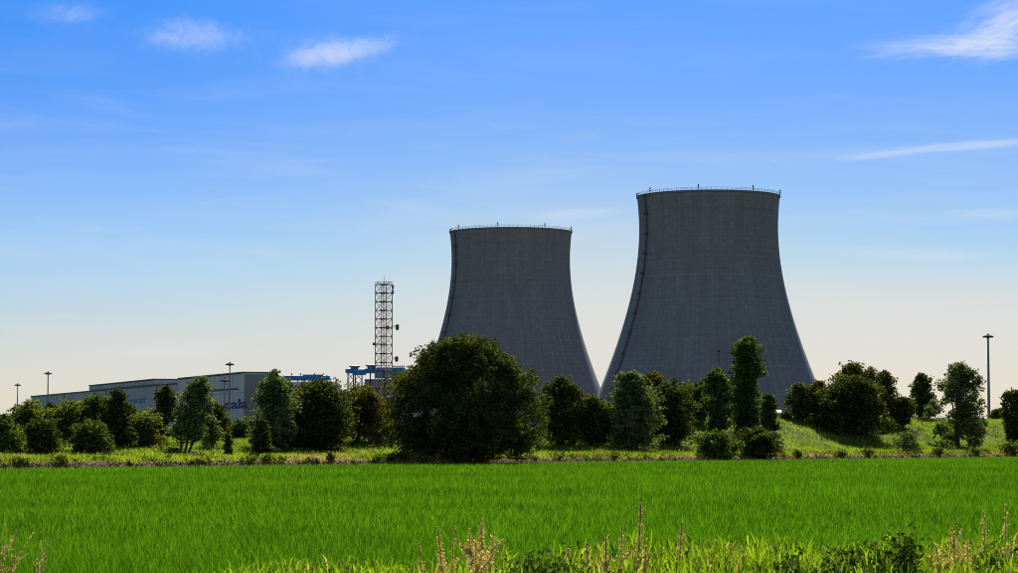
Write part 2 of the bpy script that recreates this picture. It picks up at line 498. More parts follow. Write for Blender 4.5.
for args in [
    ('dry beige weed with a rounded arching top, left in the right-hand tangle', 953, 521, 17.8, .045, .55, -.03, 420, 11),
    ('tall feathery dry weed, left one of two in the right corner', 984, 503, 18.2, .035, .65, -.02, 380, 12),
    ('tall dry weed with feathery twigs closest to the right picture edge', 1006, 504, 18.4, .035, .60, .01, 360, 10),
    ('low dry weed spreading at the foot of the right-hand tangle', 968, 541, 16.8, .060, .60, .0, 380, 10),
    ('short beige weed at the left side of the right-hand tangle by the dark leafy weed', 936, 545, 17.0, .050, .55, -.1, 300, 8),
    ('pale knobbly dry weed right beside the left picture edge', 5, 523, 18.2, .022, .55, .05, 130, 5),
    ('brown dry weed second from the left picture edge, leaning right', 17, 529, 18.0, .022, .60, .10, 130, 5),
    ('arching thin dry weed, furthest from the left picture edge', 52, 534, 18.4, .016, .50, .18, 110, 7),
    ('low twiggy dry weed between the left edge and the arching one', 38, 553, 17.2, .030, .50, .0, 120, 6),
]:
    seed_stalk('dry_weed', 'dry weed', args[0], args[1], args[2], args[3], mat_seed_pale if args[1] > 900 or args[1] < 10 else mat_seed_red, args[4], args[5], args[6], args[7], args[8], DRY, leaves=0)

def leafy_weed(label, px, topy, Y, wid, n):
    x, _, zt = at(px, topy, Y); z0 = tz(x, Y)-.03; H = zt-z0
    root = empty('leafy_weed', (x, Y, z0), label, 'weed', 'dark leafy weeds in the verge')
    mb = MB(); P = []
    for i in range(9):
        a = rng.uniform(0, 2*np.pi); r_ = wid*rng.uniform(.1, 1)
        h = H*rng.uniform(.72, 1)
        top = np.array((math.cos(a)*r_, math.sin(a)*r_*.8, h))
        mb.tube([(0, 0, 0), top*np.array((.35, .35, .55)), top], [.006, .004, .002], 4)
        for k in range(n//3):
            t = rng.uniform(.25, 1.0)
            P.append(top*np.array((t**1.3, t**1.3, t)))
    mb.build('stem', mat_weed_stem, root)
    P = np.array(P) + rng.normal(size=(len(P), 3))*.05
    V, q, tn = flakes(P, .032*rng.uniform(.5, 1.5, len(P)), rng.random(len(P)), .1, 2.0)
    link('foliage', fast_mesh('foliage', V, q, None, {'tint': tn}), mat_weed, root)
mat_weed_stem = simple('weed_stem', (.05, .08, .02), .7)
leafy_weed('large dark leafy weed beside the dry tangle in the right of the verge', 901, 532, 17.4, .24, 620)
leafy_weed('dark leafy weed in the shaded verge gap right of the straw plumes', 525, 546, 16.8, .26, 560)
leafy_weed('dark leafy weed in the verge gap under the orange-topped dock stem', 556, 552, 16.4, .22, 480)
leafy_weed('low dark leafy weed in the verge midway between the dock stems and the right tangle', 800, 549, 17.0, .30, 520)
leafy_weed('small dark leafy weed at the right picture edge under the dry tangle', 1004, 545, 16.8, .22, 460)
leafy_weed('dark leafy weed left of the large one and right of the low midway one', 852, 543, 17.3, .22, 420)

# ------------------------------------------------------------------ trees
LEAF = {
 'dark':   leafy('foliage_dark', (.010, .018, .004), (.105, .128, .022), .40, 1.7, gloss=.010),
 'mid':    leafy('foliage_mid', (.016, .032, .006), (.125, .172, .030), .42, 1.7, gloss=.012),
 'olive':  leafy('foliage_olive', (.030, .042, .008), (.19, .23, .036), .42, 1.7, gloss=.012),
 'silver': leafy('foliage_silver', (.026, .044, .012), (.19, .25, .080), .40, 1.55, gloss=.02),
 'rust':   leafy('foliage_rust', (.022, .024, .005), (.165, .15, .028), .40, 1.6, gloss=.010),
}
mat_bark = simple('bark', (.075, .06, .045), .9, var=.4, scale=3)

ENV = {  # crown half-width against height in the crown (0 bottom .. 1 top)
 'round':  [(0, .74), (.15, .93), (.35, 1), (.6, .93), (.8, .72), (.93, .45), (1, .18)],
 'bush':   [(0, .88), (.2, 1), (.5, .95), (.78, .72), (.93, .42), (1, .15)],
 'column': [(0, .75), (.15, .9), (.4, 1), (.7, 1), (.88, .85), (.96, .55), (1, .25)],
 'cone':   [(0, .78), (.2, 1), (.45, .93), (.7, .70), (.88, .44), (1, .16)],
 'oak':    [(0, .80), (.12, .93), (.3, 1), (.5, .93), (.66, .74), (.8, .60), (.92, .46), (1, .18)],
 'giant':  [(0, .94), (.2, 1.0), (.4, 1), (.60, .96), (.70, .86), (.78, .64), (.9, .55), (1, .40)],
 'ball':   [(0, .45), (.18, .88), (.45, 1), (.72, .88), (.9, .52), (1, .15)],
 'lean':   [(0, .55), (.2, .95), (.45, 1), (.7, .8), (.9, .5), (1, .2)],
}
def solve_depth(px, base):
    best = None
    for u_ in np.arange(1.0, 75, .5):
        # x on this ray at which Y = y_edge(x)+u
        k = (px-CX)/(F*math.cos(PITCH) + (HZ-CY)*math.sin(PITCH))
        Y = (262+u_)/(1-1.313*k)
        x = k*Y
        z = tz(x, Y)
        _, yy = proj(x, Y, z)
        if best is None or abs(yy-base) < best[0]: best = (abs(yy-base), x, Y, z)
        if yy <= base: return x, Y, z
    return best[1:]
def tree(name, cat, label, px, hw, top, base, style='round', col='dark', dens=2.2, cb=.12, lobes=None, lean=0., back=0., group=None, lobe_r=.46, stems=1, leaf=1.0):
    x, Y, z = solve_depth(px, base)
    if back:
        k = x/Y; Y += back; x = k*Y; z = tz(x, Y)
    S = Y/F; hw = hw*(1.22 if px < 150 else 1.08)
    ztop = at(px, top, Y)[2]
    H = ztop - z; W = hw*S
    root = empty(name, (x, Y, z-.05), label, cat, group or 'trees and bushes on the far bank')
    zc0 = H*cb; hc = H - zc0
    e = np.array(ENV[style])
    nl = lobes or int(15 + 9*hc/(2*W))
    tt = (np.arange(nl)+rng.random(nl))/nl                      # every height is filled
    if cb < .055 and hc > 3: tt = tt**1.2                       # fuller skirts near the ground
    env = np.interp(tt, e[:, 0], e[:, 1])*W*(1+.16*rng.normal(size=nl)).clip(.66, 1.16)
    ang = np.arange(nl)*2.39996 + rng.uniform(-.8, .8, nl)
    lr = np.minimum(lobe_r*W*rng.uniform(.7, 1.25, nl), env*.85)
    rr = np.clip(env-lr*.95, 0, None)*np.where(rng.random(nl) < .7, rng.uniform(.85, 1.0, nl), rng.random(nl)**.6)
    lz = zc0 + tt*hc
    lz = np.minimum(lz, H-lr*rng.uniform(.95, 1.5, nl)); lz = np.maximum(lz, zc0*.9+lr*.4)
    lz[-1] = H - lr[-1]*.95
    lx = rr*np.cos(ang) + lean*H*(lz/H-.5)
    ly = rr*np.sin(ang)*.9
    LC = np.stack([lx, ly, lz], 1)
    ns = 9                                                      # smaller boughs on each big one
    sd = rng.normal(size=(nl, ns, 3)); sd /= np.linalg.norm(sd, axis=2)[..., None]
    sd[..., 2] = np.where(rng.random((nl, ns)) < .5, np.abs(sd[..., 2]), sd[..., 2])
    SCn = (LC[:, None, :] + sd*(lr[:, None]*rng.uniform(.55, .85, (nl, ns)))[..., None]).reshape(-1, 3)
    sr = (lr[:, None]*rng.uniform(.22, .52, (nl, ns))).reshape(-1)
    if dens > 2.0 and hw < 60:                                  # dense crowns: leafy branches fill the middle as well
        nk = 14; tk = (np.arange(nk)+.5)/nk*.84
        ek = np.interp(tk, e[:, 0], e[:, 1])*W
        SCn = np.concatenate([SCn, np.stack([lean*H*((zc0+tk*hc)/H-.5)+rng.normal(size=nk)*ek*.18, rng.normal(size=nk)*ek*.2, np.maximum(zc0+tk*hc, ek*.3)], 1)])
        sr = np.concatenate([sr, np.minimum(ek*.62, hc*.3)])
    nsb = len(sr)
    nleaf = int(dens*1.9*2*hw*(hc/S))
    wgt = sr**1.45
    if dens > 2.0 and hw < 60: wgt[nl*ns:] *= .55
    wgt /= wgt.sum()
    idx = rng.choice(nsb, nleaf, p=wgt)
    d = rng.normal(size=(nleaf, 3)); d /= np.linalg.norm(d, axis=1)[:, None]
    rad = rng.random(nleaf)**(1/3.2)
    C = SCn[idx] + d*(rad*sr[idx]*1.05)[:, None]
    # loose twigs that stick out a little
    ntw = max(16, nleaf//110)
    tw = rng.choice(nsb, ntw, p=wgt); td = rng.normal(size=(ntw, 3)); td[:, 2] += .35; td /= np.linalg.norm(td, axis=1)[:, None]
    sel = rng.random(nleaf) < .10
    k = rng.integers(0, ntw, nleaf)[sel]
    C[sel] = SCn[tw[k]] + td[k]*(sr[tw[k]]*.9+S*3.2*rng.random(len(k)))[:, None] + rng.normal(size=(len(k), 3))*S*.9
    lo_, hi_ = np.percentile(C[:, 0], .8), np.percentile(C[:, 0], 99.2)
    sc_ = min(1.35, max(.85, 2*W*.98/(hi_-lo_))); mid_ = (lo_+hi_)/2
    for ax in (0, 1):
        C[:, ax] = (C[:, ax]-(mid_ if ax == 0 else 0))*sc_; LC[:, ax] = (LC[:, ax]-(mid_ if ax == 0 else 0))*sc_
    C[:, 2] = np.maximum(C[:, 2], .08)
    boughtint = rng.normal(size=nsb)*.16
    tint = np.clip(.42+boughtint[idx]+.24*rng.normal(size=nleaf), 0, 1)
    V, q, tn = flakes(C, leaf*S*2.0*rng.uniform(.6, 1.4, nleaf), tint, .0, 1.7, .7)
    # trunk and limbs
    mb = MB()
    r0 = max(.10, .05*W+.02*H)*.8
    for s_ in range(stems):
        ox = (s_-(stems-1)/2)*r0*2.6
        fork = max(zc0*1.15, H*.28)
        p1 = np.array((ox*1.4+lean*H*-.2, 0, fork))
        b0 = np.array((ox*.6-lean*H*.45, 0, -.2))
        mb.tube([b0, b0*.5+p1*.5+np.array((.05, .03, 0)), p1], [r0*1.25/stems**.5, r0/stems**.5, r0*.8/stems**.5], 7)
        for i in rng.choice(nl, min(nl, 7), replace=False):
            c = LC[i]
            if c[2] < fork*1.05: continue
            m_ = p1*.5+c*.5 + np.array((0, 0, .08*(c[2]-fork)))
            mb.tube([p1-np.array((0, 0, .15)), m_, c], [r0*.5/stems**.5, r0*.3/stems**.5, r0*.08], 5)
    mb.build('trunk', mat_bark, root, smooth=True)
    link('crown', fast_mesh('crown', V, q, None, {'tint': tn}), LEAF[col], root)
    return root

T = tree
# left group
T('bushy_tree', 'tree', 'dark rounded tree cut off by the left picture edge', 3, 15, 413, 453, 'bush', 'mid', 2.4, .05)
T('bushy_tree', 'tree', 'olive-green tree behind the small round one at far left, under the first lamp mast', 29, 21, 401, 448, 'round', 'olive', 2.4, .08, back=12)
T('round_bush', 'bush', 'small dark dome-shaped bush low in front at far left, second from the picture edge', 41, 16, 418, 453, 'bush', 'dark', 3.0, .02)
T('bushy_tree', 'tree', 'loose light olive tree in front of the left end of the grey hall', 67, 19, 399, 448, 'round', 'olive', 2.4, .06, back=8)
T('bushy_tree', 'tree', 'bright-topped green tree left of the dark pointed one', 95, 17, 393, 448, 'round', 'mid', 2.4, .08, back=8)
T('round_bush', 'bush', 'low bush standing in front of the bright-topped tree', 92, 17, 420, 454, 'bush', 'mid', 2.6, .02)
T('dark_tree', 'tree', 'dark tree with a small pointed tip left of the light-blue lettering', 118, 14, 388, 448, 'cone', 'dark', 2.8, .04)
T('round_bush', 'bush', 'pale olive bush below the light-blue lettering', 143, 17, 411, 446, 'bush', 'olive', 2.2, .03)
T('dark_tree', 'tree', 'dark narrow tree leaning behind the tall grey-green tree with bare stems', 163, 13, 386, 447, 'lean', 'dark', 2.8, .04, lean=.12, back=6)
T('willow_tree', 'tree', 'tall grey-green tree with several bare stems at its foot, leaning right', 192, 19, 375, 453, 'lean', 'silver', 2.3, .16, lean=.22, stems=3)
T('willow_tree', 'tree', 'small loose grey-green tree touching the right of the leaning one', 212, 10, 414, 448, 'round', 'silver', 1.8, .1)
T('dark_tree', 'tree', 'compact dark tree below the hall lettering and left of the dark-blue letters', 215, 14, 402, 445, 'round', 'dark', 2.7, .05, back=10)
T('young_shrub', 'shrub', 'slim little shrub standing alone in the meadow left of the tall silvery tree', 228, 5, 434, 456, 'cone', 'dark', 2.4, .02)
T('round_bush', 'bush', 'green bush filling the space under the dark-blue letters', 239, 11, 418, 445, 'bush', 'mid', 2.4, .03, back=12)
T('willow_tree', 'tree', 'tall silvery tree that covers the right end of the dark-blue letters', 273, 22, 369, 450, 'round', 'silver', 2.3, .05)
T('round_bush', 'bush', 'dark narrow bush at the foot of the tall silvery tree', 262, 10, 417, 456, 'bush', 'dark', 2.6, .02)
T('dark_tree', 'tree', 'wide dark tree with a knobbly top right of the tall silvery tree', 317, 35, 378, 449, 'bush', 'dark', 2.8, .04)
T('bushy_tree', 'tree', 'broad yellowish tree left of the lattice tower legs', 357, 32, 385, 447, 'bush', 'rust', 2.5, .08, back=6)
T('round_bush', 'bush', 'low bush tucked between the yellowish tree and the biggest tree', 384, 13, 410, 448, 'bush', 'olive', 2.4, .02, back=8)
T('bushy_tree', 'tree', 'small olive treetop filling the gap left of the bright-topped green tree', 80, 11, 403, 449, 'round', 'olive', 2.3, .04, back=14)
T('bushy_tree', 'tree', 'green tree squeezed between the bright-topped tree and the dark pointed one', 107, 11, 397, 449, 'round', 'mid', 2.4, .04, back=14)
T('dark_tree', 'tree', 'dark treetop between the olive tree below the lamp mast and the loose light olive tree', 50, 11, 402, 449, 'round', 'dark', 2.5, .04, back=16)
T('dark_tree', 'tree', 'low dark tree tucked behind the right side of the dark pointed tree', 130, 9, 403, 448, 'bush', 'dark', 2.4, .03, back=10)
T('round_bush', 'bush', 'dark bush between the pale olive bush and the narrow leaning tree', 153, 8, 416, 447, 'bush', 'mid', 2.4, .03, back=6)
T('dark_tree', 'tree', 'lower dark tree on the left flank of the wide knobbly tree', 296, 12, 398, 448, 'bush', 'dark', 2.6, .03)
T('round_bush', 'bush', 'dark bush in the gap between the leaning tree and the compact dark tree', 200, 9, 420, 448, 'bush', 'mid', 2.2, .03, back=14)
T('bushy_tree', 'tree', 'shadowed tree in the gap between the light pear-shaped tree and its left neighbour', 608, 9, 402, 446, 'round', 'dark', 2.4, .04, back=8)
# the big one
T('oak_tree', 'tree', 'biggest tree of all, very broad and dark, in front of the smaller tower', 465, 69, 335, 459, 'giant', 'dark', 3.3, .01, lobes=130, lobe_r=.25)
# right of it
T('dark_tree', 'tree', 'dark round tree first to the right of the biggest tree', 561, 24, 376, 446, 'bush', 'dark', 2.7, .04)
T('dark_tree', 'tree', 'smaller dark tree below the gap between the two cooling towers', 590, 18, 394, 446, 'round', 'dark', 2.6, .05)
T('pear_shaped_tree', 'tree', 'light grey-green pear-shaped tree at the left foot of the larger cooling tower', 631, 28, 371, 449, 'cone', 'silver', 2.8, .03)
T('dark_tree', 'tree', 'brownish treetop peeping out behind the light pear-shaped tree', 653, 14, 370, 440, 'round', 'rust', 2.4, .08, back=10)
T('dark_tree', 'tree', 'dense dark tree right of the light pear-shaped tree', 673, 21, 377, 445, 'round', 'dark', 2.8, .04)
T('dark_tree', 'tree', 'narrow tree further back between the dense dark tree and the poplar group', 696, 12, 381, 424, 'column', 'mid', 2.5, .05)
T('dark_tree', 'tree', 'mid-height tree directly left of the tall poplar', 718, 15, 368, 434, 'column', 'mid', 2.6, .04)
T('poplar_tree', 'tree', 'tall column-shaped poplar in front of the larger cooling tower', 746, 15, 335, 436, 'column', 'mid', 2.9, .04, lobe_r=.62)
T('bushy_tree', 'tree', 'short tree leaning on the right side of the tall poplar', 767, 11, 393, 431, 'cone', 'mid', 2.4, .05)
T('round_bush', 'bush', 'left one of two dark bushes at the field edge below the poplar', 719, 21, 431, 458, 'bush', 'mid', 3.2, .01)
T('round_bush', 'bush', 'right one of two dark bushes at the field edge below the poplar', 759, 21, 427, 458, 'bush', 'dark', 3.2, .01)
T('bushy_tree', 'tree', 'small egg-shaped tree just right of the larger tower base', 798, 11, 382, 420, 'ball', 'mid', 2.6, .04)
T('bushy_tree', 'tree', 'brownish tree between the egg-shaped tree and the widest tree on the mound', 820, 13, 379, 424, 'round', 'rust', 2.5, .04)
T('dark_tree', 'tree', 'widest and darkest tree on the right-hand mound, casting a shadow', 850, 35, 375, 434, 'bush', 'dark', 3.0, .03)
T('loose_tree', 'tree', 'airy treetop rising behind the widest tree on the mound', 853, 22, 362, 424, 'round', 'rust', 2.2, .3)
T('loose_tree', 'tree', 'tree with a thin crown at the right shoulder of the widest mound tree', 884, 13, 370, 423, 'round', 'rust', 2.2, .15)
T('ball_tree', 'tree', 'small dark ball-shaped tree on a short bare trunk on the mound', 903, 12, 396, 428, 'ball', 'dark', 3.0, .14)
T('dark_tree', 'tree', 'dark tree on the crest between the ball-shaped and the airy tree', 924, 13, 373, 420, 'round', 'dark', 2.6, .05)
T('loose_shrub', 'shrub', 'loose twiggy shrub at the levee below the ball-shaped tree', 906, 13, 430, 453, 'bush', 'silver', 1.1, .02)
T('birch_tree', 'tree', 'airy grey-green tree standing alone in front of the right mound', 957, 26, 362, 447, 'bush', 'silver', 1.95, .06, lobe_r=.32, lobes=44)
T('round_bush', 'bush', 'low dark bush on the crest by the foot of the right lamp mast', 999, 7, 408, 418, 'bush', 'dark', 2.6, .01)
T('dark_tree', 'tree', 'dark column-like tree cut off by the right picture edge', 1014, 11, 389, 441, 'column', 'dark', 3.0, .03)
T('round_bush', 'bush', 'small olive bush on the crest right of the dark bushes beside the pale shed', 786, 6, 410, 421, 'bush', 'rust', 2.4, .01, back=0)

# a far hedgerow closing the view low between the trees, too dense to tell one bush from the next
n = 42000
hx = rng.uniform(-165, 45, n); prof = 4.6+1.3*bumps(hx*.35, hx*0+1)+.8*bumps(hx*1.1, hx*0+5)
C = np.stack([hx, 470+3*rng.normal(size=n)+.35*hx, prof*rng.random(n)**.7], 1)
V, q, tn = flakes(C, .55*rng.uniform(.6, 1.4, n), np.clip(.4+.25*rng.normal(size=n)+.25*bumps(hx*.8, C[:, 2]), 0, 1), 0., 1.6)
tag(link('far_hedgerow', fast_mesh('far_hedgerow', V, q, None, {'tint': tn}), LEAF['dark']), 'low dark hedgerow far behind the trees, left of the larger tower', 'hedgerow', kind='stuff')

# small shrubs and weed clumps along the soil edge of the field
LEV = 'low shrubs along the soil edge of the field'
lev = [(18, 6, 456, 'mid'), (60, 5, 457, 'dark'), (174, 6, 447, 'dark'), (242, 4, 458, 'dark'), (251, 6, 456, 'dark'), (268, 8, 454, 'mid'), (282, 5, 456, 'dark'),
       (331, 4, 451, 'dark'), (377, 4, 454, 'mid'), (389, 5, 453, 'dark'), (403, 6, 453, 'dark'), (560, 5, 454, 'mid'), (614, 4, 454, 'mid'), (797, 5, 447, 'mid'), (841, 6, 448, 'mid'), (867, 5, 449, 'dark'), (938, 5, 447, 'dark'), (975, 6, 446, 'mid'), (1012, 9, 440, 'mid')]
words = {18: 'left edge of the field, below the rounded tree', 60: 'field edge right of the dome-shaped bush', 174: 'foot of the leaning multi-stemmed tree', 242: 'field edge, leftmost in the row below the tall silvery tree',
         251: 'field edge, second in the row below the tall silvery tree', 268: 'field edge, widest in the row below the tall silvery tree', 282: 'field edge, rightmost in the row below the tall silvery tree',
         331: 'field edge below the wide knobbly dark tree', 377: 'field edge below the yellowish tree', 389: 'field edge just left of the biggest tree', 403: 'field edge touching the left foot of the biggest tree',
         560: 'field edge right of the biggest tree', 614: 'field edge below the light pear-shaped tree', 797: 'mound foot right of the pair of dark bushes', 841: 'mound foot below the widest mound tree, left one',
         867: 'mound foot below the widest mound tree, right one', 938: 'mound foot left of the airy lone tree', 975: 'mound foot right of the airy lone tree', 1012: 'right picture edge under the column-like tree'}
for px, hw, top, col in lev:
    hw = hw*random.uniform(.9, 1.7); top = top + random.uniform(0, 3)
    base = 467-11.5*px/1018 - 2.0
    if px == 174: base = 454
    T('low_shrub', 'shrub', ('dark' if col == 'dark' else 'green')+' low shrub, '+words[px], px, hw, top, base, 'bush', col, 1.5, .01, group=LEV, lobe_r=.6)

# ------------------------------------------------------------------ cooling towers
mat_conc, nt, out = new_mat('tower_concrete')
tc = nt.node('ShaderNodeTexCoord')
sp = nt.node('ShaderNodeSeparateXYZ'); nt.l.new(tc.outputs['Object'], sp.inputs[0])
ang = nt.m('ARCTAN2', sp.outputs[1], sp.outputs[0])
uv = nt.xyz(nt.m('MULTIPLY', ang, 108/(2*math.pi)), nt.m('DIVIDE', sp.outputs[2], 1.9), 0.0)
br = nt.node('ShaderNodeTexBrick', offset=0.0, squash=1.0)
nt.put(br.inputs['Vector'], uv); nt.put(br.inputs['Scale'], 1.0)
nt.put(br.inputs['Color1'], (.200, .191, .202)); nt.put(br.inputs['Color2'], (.232, .221, .232)); nt.put(br.inputs['Mortar'], (.160, .154, .162))
nt.put(br.inputs['Mortar Size'], .035); nt.put(br.inputs['Mortar Smooth'], .5); nt.put(br.inputs['Brick Width'], 1.0); nt.put(br.inputs['Row Height'], 1.0)
# rows of different pours, broad vertical weathering streaks
rowv = nt.noise(nt.xyz(0.0, 0.0, nt.m('DIVIDE', sp.outputs[2], 1.45)), 1.0, 2)
strk = nt.noise(nt.xyz(nt.m('MULTIPLY', ang, 22.0), 0.0, nt.m('MULTIPLY', sp.outputs[2], .02)), 1.0, 5, .65)
blot = nt.noise(nt.xyz(nt.m('MULTIPLY', ang, 3.0), 0.0, nt.m('MULTIPLY', sp.outputs[2], .035)), 1.0, 5, .6)
c = nt.mix(1.0, br.outputs[0], nt.ramp(strk, [(.3, .84), (.7, 1.07)]), 'MULTIPLY')
c = nt.mix(1.0, c, nt.ramp(rowv, [(.3, .90), (.7, 1.08)]), 'MULTIPLY')
c = nt.mix(1.0, c, nt.ramp(blot, [(.3, .90), (.7, 1.08)]), 'MULTIPLY')
b = nt.node('ShaderNodeBsdfPrincipled'); nt.put(b.inputs['Base Color'], c); nt.put(b.inputs['Roughness'], .9); nt.put(b.inputs['Specular IOR Level'], .15)
nt.l.new(b.outputs[0], out.inputs[0])
mat_steel_dark = simple('dark_steel', (.035, .035, .04), .8, spec=.1)
mat_galv = simple('galvanised_steel', (.16, .165, .17), .55, .3)
mat_ladder = simple('ladder_steel', (.06, .06, .065), .7, spec=.1)
mat_lamp_glass = simple('lamp_glass', (.12, .03, .03), .3)

def hyp(z): return 37.0*math.sqrt(1+((z-113)/70.6)**2)
def cooling_tower(label, cxp, Y):
    x = at(cxp, 441, Y)[0]
    root = empty('cooling_tower', (x, Y, 2.6), label, 'cooling tower', 'pair of concrete cooling towers')
    zs = np.linspace(9, 129.3, 60)
    outer = [(hyp(z), z) for z in zs]
    outer += [(hyp(129.3)+.4, 129.5), (hyp(130)+.45, 130.4)]
    inner = [(hyp(130)-1.0, 130.4)] + [(hyp(z)-1.0, z) for z in zs[::-1]]
    mb = MB(); mb.lathe(outer+inner, 144, closed=True)
    o = mb.build('shell', mat_conc, root, smooth=True)
    md = o.modifiers.new('edge', 'EDGE_SPLIT'); md.split_angle = R(40)
    mb = MB()
    for k in range(48):
        a0 = 2*math.pi*k/48; a1 = 2*math.pi*(k+.5)/48; a2 = 2*math.pi*(k-.5)/48
        top = (hyp(9)*math.cos(a0)*.993, hyp(9)*math.sin(a0)*.993, 9.3)
        for a_ in (a1, a2):
            rb = hyp(0)+1
            mb.tube([top, (rb*math.cos(a_), rb*math.sin(a_), -2.9)], .45, 6)
    mb.build('support_columns', mat_conc, root)
    # rim railing
    mb = MB(); Rr = hyp(130)+.35; npost = 90
    for k in range(npost):
        a_ = 2*math.pi*k/npost
        mb.tube([(Rr*math.cos(a_), Rr*math.sin(a_), 130.3), (Rr*math.cos(a_), Rr*math.sin(a_), 131.7)], .085, 4)
    for zz in (131.1, 131.7):
        mb.lathe([(Rr-.05, zz-.05), (Rr+.05, zz-.05), (Rr+.05, zz+.05), (Rr-.05, zz+.05)], 90, closed=True)
    mb.build('railing', mat_galv, root)
    # warning lamps round the rim
    src = None
    for k in range(8):
        a_ = 2*math.pi*(k+.5)/8 + .18
        if src is None:
            mb = MB(); mb.tube([(0, 0, 0), (0, 0, 2.0)], .13, 6); mb.box((0, 0, 1.3), (.8, .8, .5))
            src = mb.build('warning_lamp', mat_steel_dark, root)
            mb = MB(); mb.lathe([(.34, 0), (.42, .25), (.38, .7), (.15, .95)], 12); hd = mb.build('lamp_head', mat_lamp_glass, src); hd.location = (0, 0, 1.95)
            o = src
        else: o = copy_tree(src, root)
        o.location = (Rr*math.cos(a_), Rr*math.sin(a_), 130.3)
    # ladder with rest platforms up the flank
    al = R(-90-64)
    mb = MB(); ca, sa = math.cos(al), math.sin(al); tx, ty = -sa, ca
    zz = np.arange(2, 131, 2.0)
    for sgn in (-1, 1):
        mb.tube([((hyp(z)+.55)*ca+tx*.42*sgn, (hyp(z)+.55)*sa+ty*.42*sgn, z) for z in zz], .10, 4)
        mb.tube([((hyp(z)+1.25)*ca+tx*.42*sgn, (hyp(z)+1.25)*sa+ty*.42*sgn, z) for z in zz], .06, 4)
    for z in np.arange(2, 131, 1.0):
        r_ = hyp(z)+.55
        mb.tube([(r_*ca-tx*.42, r_*sa-ty*.42, z), (r_*ca+tx*.42, r_*sa+ty*.42, z)], .05, 4)
        if int(z) % 2 == 0:
            r2 = r_+.7
            mb.tube([(r_*ca-tx*.42, r_*sa-ty*.42, z), (r2*ca-tx*.42, r2*sa-ty*.42, z), (r2*ca+tx*.42, r2*sa+ty*.42, z), (r_*ca+tx*.42, r_*sa+ty*.42, z)], .05, 4)
    lad = mb.build('ladder', mat_ladder, root)
    for z in np.arange(13.5, 125, 10.6):
        r_ = hyp(z)+.95
        m2 = MB(); m2.box((0, 0, 0), (1.5, 1.9, .16))
        for zz_ in (.55, 1.1):
            m2.box((.7, 0, zz_), (.09, 1.9, .09)); m2.box((0, .9, zz_), (1.4, .09, .09)); m2.box((0, -.9, zz_), (1.4, .09, .09))
        for yy_ in (-.9, 0, .9): m2.box((.7, yy_, .58), (.09, .09, 1.05))
        p = m2.build('rest_platform', mat_ladder, lad)
        p.location = (r_*ca, r_*sa, z); p.rotation_euler = (0, 0, al)
    # dark box standing in for the small opening in the shell, thin pipe below
    z = 46; a_ = R(-90+1); r_ = hyp(z)
    m2 = MB(); m2.box((r_*math.cos(a_), r_*math.sin(a_)-.3, z), (1.1, .7, .9)); m2.tube([(r_*math.cos(a_), r_*math.sin(a_)-.25, z-.4), (hyp(20)*math.cos(a_), hyp(20)*math.sin(a_)-.2, 20)], .07, 4)
    m2.build('opening_box', mat_steel_dark, root)
    return root
cooling_tower('larger-looking, nearer concrete cooling tower right of centre', 709.5, 1331)
cooling_tower('smaller-looking cooling tower further back, behind the biggest tree', 510.8, 1558)

# ------------------------------------------------------------------ buildings of the power station
def panel_mat(name, c1, c2, pw=6.0, var=.12):
    m, nt, out = new_mat(name)
    tc = nt.node('ShaderNodeTexCoord'); sp = nt.node('ShaderNodeSeparateXYZ'); nt.l.new(tc.outputs['Object'], sp.inputs[0])
    br = nt.node('ShaderNodeTexBrick', offset=0.0)
    nt.put(br.inputs['Vector'], nt.xyz(sp.outputs[0], sp.outputs[2], 0.0)); nt.put(br.inputs['Scale'], 1.0)
    nt.put(br.inputs['Color1'], c1); nt.put(br.inputs['Color2'], c2); nt.put(br.inputs['Mortar'], tuple(x*.45 for x in c1))
    nt.put(br.inputs['Mortar Size'], .10); nt.put(br.inputs['Brick Width'], pw); nt.put(br.inputs['Row Height'], 9.0)
    nz = nt.noise(nt.xyz(nt.m('MULTIPLY', sp.outputs[0], .25), 0.0, nt.m('MULTIPLY', sp.outputs[2], .05)), 1.0, 5)
    c = nt.mix(1.0, br.outputs[0], nt.ramp(nz, [(.3, 1-var), (.7, 1+var)]), 'MULTIPLY')
    b = nt.node('ShaderNodeBsdfPrincipled'); nt.put(b.inputs['Base Color'], c); nt.put(b.inputs['Roughness'], .7)
    nt.put(b.inputs['Specular IOR Level'], .25)
    nt.l.new(b.outputs[0], out.inputs[0]); return m
mat_hall = panel_mat('hall_panels', (.31, .32, .345), (.38, .39, .41))
mat_hall2 = panel_mat('hall_panels_pale', (.44, .425, .445), (.51, .495, .51))
mat_trim = simple('roof_trim', (.085, .09, .085), .7)
mat_blue = simple('blue_paint', (.014, .15, .42), .5, var=.2, scale=.3)
mat_bluegrey = panel_mat('boiler_panels', (.16, .21, .33), (.20, .25, .37), 4.0, .25)
mat_navy = simple('navy_lettering', (.012, .014, .13), .6)
mat_sky_letter = simple('light_blue_lettering', (.03, .22, .52), .6)
mat_red_steel = simple('weathered_red_steel', (.40, .19, .14), .7)
mat_white_panel = simple('white_panel', (.20, .25, .32), .7)

